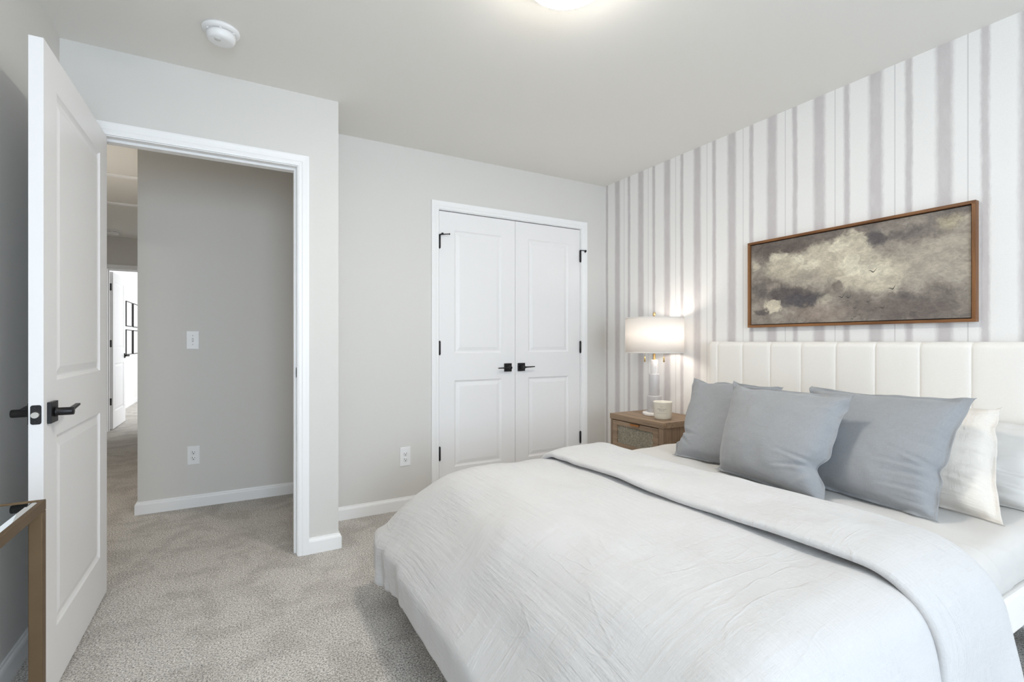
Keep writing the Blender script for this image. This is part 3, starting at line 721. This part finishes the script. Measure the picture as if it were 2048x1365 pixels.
make_pillow('throw_pillow', [(1.93,1.775,.546), (2.01,1.30,.546), (2.22,1.888,.940), (2.27,1.40,.920)], M_GREY, 'grey linen pillow nearest the nightstand, partly behind the middle pillow', G, seed=31, T=.075,
    pinch=[('L', -.45, .14, .10), ('T', -.58, .24, .07)], creases=[(-1, -.45, -.35, -.6, .03, .010), (-1, -.5, -.5, -.85, .03, .008)])
make_pillow('throw_pillow', [(2.02,1.25,.546), (1.95,.695,.546), (2.22,1.245,.938), (2.20,.68,.942)], M_GREY, 'large grey linen pillow leaning between the front grey pillow and the white sham', G, seed=51, T=.078,
    pinch=[('R', -.25, .10, .05)], creases=[(1, -.24, .35, -.05, .026, .010), (1, -.27, .25, -.32, .030, .012), (1, -.40, .40, -.50, .026, .010), (1, -.62, .35, -.70, .028, .010), (1, .25, .45, .32, .035, .005), (1, .02, .5, .12, .028, .004), (1, -.8, .5, -.88, .026, .008)])
W_ = 'white bed pillows'
make_pillow('pillow_sham', [(2.20,1.20,.546), (2.10,.575,.546), (2.44,1.25,.89), (2.38,.665,.900)], M_SHAM, 'white crinkled gauze sham leaning behind the large grey pillow', W_, seed=71, T=.07, wrk=.004,
    creases=[(1, -.5, .3, -.42, .04, .009), (1, -.2, .4, -.22, .04, .007), (1, .1, .5, .05, .04, .006)])
make_pillow('pillow_sham', [(2.20,1.90,.546), (2.20,1.33,.546), (2.42,1.885,.892), (2.44,1.33,.88)], M_SHAM, 'white gauze sham with one corner peeking above the nightstand-side grey pillow', W_, seed=91, T=.06)
make_pillow('bed_pillow', [(2.40,1.22,.548), (2.325,.545,.548), (2.585,1.25,.82), (2.555,.575,.835)], M_SHEET, 'plain white sleeping pillow at the right edge behind the gauze sham', W_, seed=111, T=.075, wrk=.004, inset=.05,
    creases=[(1, -.3, .2, -.35, .05, .012), (1, -.55, .3, -.62, .05, .012), (1, -.75, .4, -.85, .05, .010)])

# ------------------------------------------------------------------ nightstand
NX0, NX1, NY0, NY1, NZ = 2.29, 2.695, 2.166, 2.664, .623
t = empty('nightstand', (NX0+.2, (NY0+NY1)/2, 0)); tag(t, 'grey-brown wooden nightstand with a woven cane drawer beside the bed', 'nightstand')
M().box(NX0, NY0, NZ-.037, NX1, NY1, NZ).build('top', M_OAK, t, bevel=.002)
for nm, y0, y1 in (('side_panel', NY0+.004, NY0+.022), ('side_panel', NY1-.022, NY1-.004)):
    m = M().box(NX0+.004, y0, .12, NX0+.042, y1, NZ-.037).box(NX1-.042, y0, .12, NX1, y1, NZ-.037).box(NX0+.042, y0, .12, NX1-.042, y1, .17)
    yy = (y0+.006, y1) if y0 < 2.4 else (y0, y1-.006)
    m.box(NX0+.042, yy[0], .17, NX1-.042, yy[1], NZ-.037); m.build(nm, M_OAKV, t, bevel=.001)
M().box(NX1-.015, NY0+.022, .12, NX1, NY1-.022, NZ-.037).build('back_panel', M_OAKV, t)
M().box(NX0+.01, NY0+.022, .13, NX1-.015, NY1-.022, .15).box(NX0+.02, NY0+.022, .375, NX1-.015, NY1-.022, .39).build('shelf', M_OAK, t)
for x in (NX0+.03, NX1-.03):
    for y in (NY0+.03, NY1-.03): M().lathe([(.014, 0), (.02, .125)], (x, y, 0), 16).build('leg', M_OAKV, t)
DZ0, DZ1, DY0, DY1 = .395, NZ-.043, NY0+.048, NY1-.026
fr = .045; m = M().box(NX0+.004, DY0, DZ0, NX0+.024, DY0+fr, DZ1).box(NX0+.004, DY1-fr, DZ0, NX0+.024, DY1, DZ1).box(NX0+.004, DY0+fr, DZ0, NX0+.024, DY1-fr, DZ0+fr*.7).box(NX0+.004, DY0+fr, DZ1-fr*.7, NX0+.024, DY1-fr, DZ1)
M().box(NX0+.004, NY0+.022, .39, NX0+.024, NY0+.045, NZ-.037).build('stile', M_OAKV, t)
dr = m.build('drawer', M_OAK, t, bevel=.001)
M().box(NX0+.012, DY0+fr, DZ0+fr*.7, NX0+.020, DY1-fr, DZ1-fr*.7).build('cane_panel', M_CANE, dr)
M().box(NX0-.008, 2.372, DZ1-.004, NX0+.012, 2.452, DZ1-.001).box(NX0-.010, 2.372, DZ1-.013, NX0-.007, 2.452, DZ1-.001).build('pull', M_BRONZE, dr)

# ------------------------------------------------------------------ table lamp
LX, LY = 2.489, 2.437
t = empty('table_lamp', (LX, LY, NZ)); tag(t, 'lit table lamp with white drum shade and stacked marble base', 'lamp')
def lz(prof): return [(r, h-NZ) for r, h in prof]
B_ = (LX, LY, NZ)
M().lathe([(.073, 0), (.078, .004), (.078, .019), (.074, .023), (0, .023)], B_, 48).build('base', M_MARBLE, t)
M().lathe(lz([(.047, .646), (.048, .649), (.048, .752), (.046, .759), (0, .760)]), B_, 48).build('lower_column', M_GREYSTONE, t)
M().lathe(lz([(.0335, .760), (.0345, .763), (.0345, .902), (.033, .908), (0, .909)]), B_, 48).build('middle_column', M_GREYSTONE, t)
M().lathe(lz([(.0225, .909), (.0235, .912), (.0235, .998), (.022, 1.003), (0, 1.003)]), B_, 40).build('upper_column', M_MARBLE, t)
m = M().lathe(lz([(.0085, 1.003), (.0085, 1.300), (.005, 1.303), (.005, 1.312)]), B_, 20)
for k in (0, 1, 2):
    a = k*2*math.pi/3+.3; m.cyl((LX, LY, 1.284), (LX+.192*math.cos(a), LY+.192*math.sin(a), 1.284), .002, .002, 8)
m.build('neck', M_BRASS, t)
M().lathe(lz([(.004, 1.308), (.009, 1.309), (.009, 1.325), (.007, 1.328), (0, 1.328)]), B_, 20).build('finial', M_BRASS, t)
sh = M().lathe(lz([(.194, 1.052), (.194, 1.290)]), B_, 72, cap=False).build('shade', M_SHADE, t)
s = sh.modifiers.new('thickness', 'SOLIDIFY'); s.thickness = .0015; s.offset = -1
for z in (1.055, 1.287): M().lathe(lz([(.1945, z-.004), (.1955, z-.003), (.1955, z+.003), (.1945, z+.004)]), B_, 72, cap=False).build('shade_trim', M_SHADE, sh)
for a in (20, 200):
    sx, sy = LX+.065*math.cos(math.radians(a+100)), LY+.065*math.sin(math.radians(a+100))
    ch = M().cyl((sx, sy, 1.02), (sx, sy, 1.15), .0012, .0012, 8).build('pull_chain', M_BRASS, t)
    M().lathe([(.002, .018), (.005, .016), (.0055, -.016), (.002, -.018)], (sx, sy, 1.005), 14).build('pull_knob', M_BRASS, ch)
point('bulb_light', (LX+.012, LY-.05, 1.175), LAMP_W, (1, .91, .82), .055)

# ------------------------------------------------------------------ candle jar
KX, KY = 2.425, 2.300
t = empty('candle_jar', (KX, KY, NZ)); tag(t, 'cream candle jar with printed label at the front corner of the nightstand', 'candle')
M().lathe([(.050, 0), (.0535, .003), (.0555, .02), (.0595, .100), (.0625, .108), (.0625, .1115), (.0600, .1125), (.0570, .109), (.0565, .097), (0, .0965)], (KX, KY, NZ), 56, cap=True).build('jar', M_CERAMIC, t)
def bent_text(s_, size, zc, parent, r=.0588):
    cu = bpy.data.curves.new('lettering', 'FONT'); cu.body = s_; cu.size = size; cu.align_x = 'CENTER'; cu.align_y = 'CENTER'; cu.space_character = 1.15
    ob = bpy.data.objects.new('tmp', cu); C.objects.link(ob); bpy.context.view_layer.update()
    me = bpy.data.meshes.new_from_object(ob.evaluated_get(bpy.context.evaluated_depsgraph_get())); bpy.data.objects.remove(ob)
    me.name = 'lettering'
    ang0 = math.atan2(-KY-.0, -KX)-.10         # towards the viewer side of the jar
    bm = bmesh.new(); bm.from_mesh(me); bmesh.ops.triangulate(bm, faces=bm.faces)
    for v in bm.verts:
        rr = .0545+(.0040*((zc+v.co.y)/.1))+.0013
        a = ang0+v.co.x/rr; z = NZ+zc+v.co.y
        v.co = (KX+rr*math.cos(a), KY+rr*math.sin(a), z)
    bm.to_mesh(me); bm.free(); me.materials.clear(); me.materials.append(M_PRINT)
    o = bpy.data.objects.new('lettering', me); C.objects.link(o); attach(o, parent); return o
for s_, sz, zc in (('NO. 4', .0055, .084), ('UMBRA MUSK', .0085, .068), ('& BLUM', .0085, .058), ('________________', .004, .0505), ('SCENTED SOY CANDLE  210 G', .0045, .041)):
    bent_text(s_, sz, zc, t)

# ------------------------------------------------------------------ painting
PY0, PY1, PZ0, PZ1 = 1.865, .823, 1.212, 1.720
t = empty('framed_painting', (XR, (PY0+PY1)/2, PZ0)); tag(t, 'wide wood-framed painting of stormy grey clouds above the headboard', 'painting')
def m_paintg():
    g = N('cloud_painting', .75, spec=.2)
    tc = g.n('ShaderNodeTexCoord'); sp = g.n('ShaderNodeSeparateXYZ', i_0=tc.outputs['Object'])
    U = g.math('DIVIDE', g.math('SUBTRACT', 1.847, sp.outputs[1]), 1.006); V_ = g.math('DIVIDE', g.math('SUBTRACT', sp.outputs[2], 1.23), .473)
    nA = g.noise(g.coord(), 5.5, 6, .62, .4); nB = g.noise(g.coord(loc=(3, 7, 2)), 22, 5, .65, .6); nC = g.noise(g.coord(loc=(9, 1, 4)), 9, 6, .6, .3)
    sA = g.n('ShaderNodeSeparateXYZ', i_0=nA.outputs['Color']); sB = g.n('ShaderNodeSeparateXYZ', i_0=nB.outputs['Color'])
    def wp(a, b): return g.math('ADD', g.math('MULTIPLY', g.math('SUBTRACT', a, .5), .26), g.math('MULTIPLY', g.math('SUBTRACT', b, .5), .14))
    u = g.math('ADD', U, g.math('MULTIPLY', wp(sA.outputs[0], sB.outputs[0]), .55)); v = g.math('ADD', V_, wp(sA.outputs[1], sB.outputs[1]))
    c = g.ramp(nC.outputs[0], [(.3, lin((104,97,93))), (.5, lin((134,127,120))), (.7, lin((160,152,142)))])
    D1, D2, D3 = lin((92,86,86)), lin((80,77,82)), lin((112,104,99)); L1, L2, L3 = lin((186,178,162)), lin((206,200,182)), lin((168,160,148))
    blobs = [((.20,.95),(.30,.16),lin((98,90,86)),.95,.5), ((.5,1.05),(.4,.14),D3,.8,.5), ((.93,.62),(.26,.30),L3,.8,.9), ((.90,.42),(.22,.14),lin((176,168,156)),.6,.9),
        ((.44,.72),(.22,.20),L1,.95,.35), ((.55,.80),(.085,.15),L1,.95,.2), ((.22,.66),(.16,.17),L1,.9,.5), ((.60,.50),(.20,.20),L1,.9,.5), ((.67,.38),(.10,.10),L1,.8,.5), ((.32,.50),(.16,.10),L3,.8,.6),
        ((.49,.83),(.06,.05),L2,.9,.5), ((.55,.58),(.05,.12),L2,.95,.25), ((.17,.82),(.05,.07),L2,.8,.6), ((.27,.74),(.04,.07),L2,.9,.4), ((.34,.66),(.05,.06),L2,.8,.5), ((.64,.52),(.08,.09),L2,.7,.6), ((.45,.52),(.07,.05),lin((176,166,150)),.6,.7), ((.02,.72),(.03,.05),L1,.7,.5),
        ((.655,.83),(.04,.12),D2,.85,.55), ((.71,.82),(.10,.06),D1,.75,.8), ((.82,.84),(.09,.10),D1,.7,.8), ((.95,.97),(.07,.06),D1,.7,.6), ((.93,.90),(.04,.06),lin((186,176,150)),.6,.7),
        ((.20,.36),(.15,.09),D1,.85,.6), ((.31,.27),(.14,.09),D2,.85,.5), ((.06,.42),(.07,.12),D1,.6,.8), ((.14,.22),(.05,.085),lin((200,192,174)),.95,.25), ((.08,.16),(.04,.05),D1,.8,.5),
        ((.49,.37),(.035,.07),D3,.8,.4), ((.43,.24),(.05,.06),L1,.6,.7), ((.40,.10),(.18,.10),lin((152,138,128)),.7,.8), ((.80,.12),(.24,.15),lin((106,98,94)),.9,.6), ((.62,.13),(.14,.12),D3,.7,.8), ((.78,.26),(.06,.06),D1,.6,.6)]
    for (cu, cv), (ru, rv), col, k, soft in blobs:
        d = g.n('ShaderNodeVectorMath', operation='LENGTH', i_0=g.n('ShaderNodeCombineXYZ', i_0=g.math('DIVIDE', g.math('SUBTRACT', u, cu), ru), i_1=g.math('DIVIDE', g.math('SUBTRACT', v, cv), rv)).outputs[0]).outputs['Value']
        c = g.mix(g.math('MULTIPLY', g.smooth(d, 1+soft*.4, 1-soft), k), c, col)
    st = g.noise(g.coord(scale=(1, 30, 55)), 2.0, 4, .7, .5)
    c = g.mix(g.smooth(st.outputs[0], .25, .75), g.mix(1., c, (.87,.865,.865,1), 'MULTIPLY'), g.mix(1., c, (1.12,1.11,1.09,1), 'MULTIPLY'))
    nD = g.noise(g.coord(scale=(1, 1, 1.6), loc=(5, 2, 8)), 17, 6, .7, .8)
    c = g.mix(g.smooth(nD.outputs[0], .35, .65), g.mix(1., c, (.95,.945,.94,1), 'MULTIPLY'), g.mix(1., c, (1.28,1.275,1.25,1), 'MULTIPLY'))
    g.color(c)
    wv = g.noise(g.coord(scale=(1, 900, 900)), 1.0, 1); g.bump(g.math('ADD', wv.outputs[0], st.outputs[0]), .15, .002); return g.mat
m = M().box(XR-.024, PY1+.018, PZ0+.018, XR-.006, PY0-.018, PZ1-.018)
def bird(u, v, sz, tilt):
    y = 1.847-1.006*u; z = 1.23+.473*v; x = XR-.0245
    pts = [(-1.1, .25), (-.5, .22), (-.12, -.12), (0, -.2), (.15, -.1), (.55, .35), (1.0, .75), (.5, .12), (.1, -.4), (-.15, -.38), (-.5, .02)]
    ct, st_ = math.cos(tilt), math.sin(tilt)
    m.add([(x, y-(a*ct-b*st_)*sz, z+(a*st_+b*ct)*sz) for a, b in pts], [tuple(range(len(pts)))], 1)
for u, v, sz, tl in ((.64,.51,.019,0), (.72,.32,.018,.25), (.50,.27,.016,.1), (.53,.26,.014,0), (.62,.20,.010,.1), (.56,.14,.010,0), (.65,.13,.008,-.1), (.68,.13,.012,.1), (.58,.07,.007,0), (.56,.05,.008,.1), (.55,.03,.009,.3)): bird(u, v, sz, tl)
cv = m.build('canvas', [m_paintg(), M_DARK], t)
for nm, args, mt in (('frame_rail', (PY1, PZ1-.0135, PY0, PZ1), M_WALNUT), ('frame_rail', (PY1, PZ0, PY0, PZ0+.0135), M_WALNUT), ('frame_stile', (PY0-.0135, PZ0+.0135, PY0, PZ1-.0135), M_WALNUTV), ('frame_stile', (PY1, PZ0+.0135, PY1+.0135, PZ1-.0135), M_WALNUTV)):
    M().box(XR-.034, args[0], args[1], XR-.001, args[2], args[3]).build(nm, mt, t, bevel=.001)
M().box(XR-.012, PY1+.0135, PZ0+.0135, XR-.004, PY0-.0135, PZ1-.0135).build('backing', M_DARK, t)

# ------------------------------------------------------------------ mirrored console table
TX0, TX1, TY0, TY1, TZ = -.652, -.387, .42, 1.512, .765
t = empty('console_table', ((TX0+TX1)/2, (TY0+TY1)/2, 0)); tag(t, 'antique brass framed console table with mirrored top by the left wall', 'table')
LW = .0245
fo = M().box(TX0, TY0, TZ-.024, TX0+.016, TY1, TZ).box(TX1-.009, TY0, TZ-.024, TX1, TY1, TZ).box(TX0, TY1-.004, TZ-.024, TX1, TY1, TZ).box(TX0, TY0, TZ-.024, TX1, TY0+.016, TZ)
fo.build('top_frame', M_ANTIQUE, t, bevel=.0015)
mi = .014
# mirror with bevelled border
z0 = TZ-.004; z1 = TZ-.0015; a = (TX0+.016, TY0+.016, TX1-.009, TY1-.004); b = (a[0]+mi, a[1]+mi, a[2]-mi, a[3]-mi)
vs_ = [(a[0], a[1], z0), (a[2], a[1], z0), (a[2], a[3], z0), (a[0], a[3], z0), (b[0], b[1], z1), (b[2], b[1], z1), (b[2], b[3], z1), (b[0], b[3], z1)]
m = M().add(vs_, [(0,1,5,4), (1,2,6,5), (2,3,7,6), (3,0,4,7), (4,5,6,7)]); vb = [(x, y, TZ-.012) for x, y, z in vs_[:4]]
m.add(vs_[:4]+vb, [(7,6,5,4), (0,4,5,1), (1,5,6,2), (2,6,7,3), (3,7,4,0)]); m.build('mirror_top', M_MIRROR, t)
for x in (TX0, TX1-LW):
    for y in (TY0, TY1-LW): M().box(x, y, 0, x+LW, y+LW, TZ-.024).build('leg', M_ANTIQUE, t, bevel=.002)
m = M().box(TX0, TY0+LW, .05, TX0+.02, TY1-LW, .075).build('stretcher', M_ANTIQUE, t)

# ------------------------------------------------------------------ framed prints in the far room
M_PRINTART = m_plain('pale_print', lin((238,236,232)), .5, 0, .1, 6)
def far_frame(y0, y1, z0, z1, label):
    t = empty('picture_frame', (-1.66, (y0+y1)/2, z0)); f = .014; x1 = -1.66; x2 = x1+.022
    M().box(x1, y0, z0, x2, y0+f, z1).box(x1, y1-f, z0, x2, y1, z1).box(x1, y0+f, z0, x2, y1-f, z0+f).box(x1, y0+f, z1-f, x2, y1-f, z1).build('frame', M_BLACK, t)
    M().box(x1, y0+f, z0+f, x1+.012, y1-f, z1-f).build('print', M_PRINTART, t)
    tag(t, label, 'picture', 'framed prints in the far room')
far_frame(10.36, 10.88, 1.385, 1.815, 'upper black picture frame nearer the open far door')
far_frame(11.0, 11.52, 1.385, 1.815, 'upper black picture frame farther from the far door')
far_frame(10.36, 10.88, .90, 1.33, 'lower black picture frame nearer the open far door')
far_frame(11.0, 11.52, .90, 1.33, 'lower black picture frame farther from the far door')
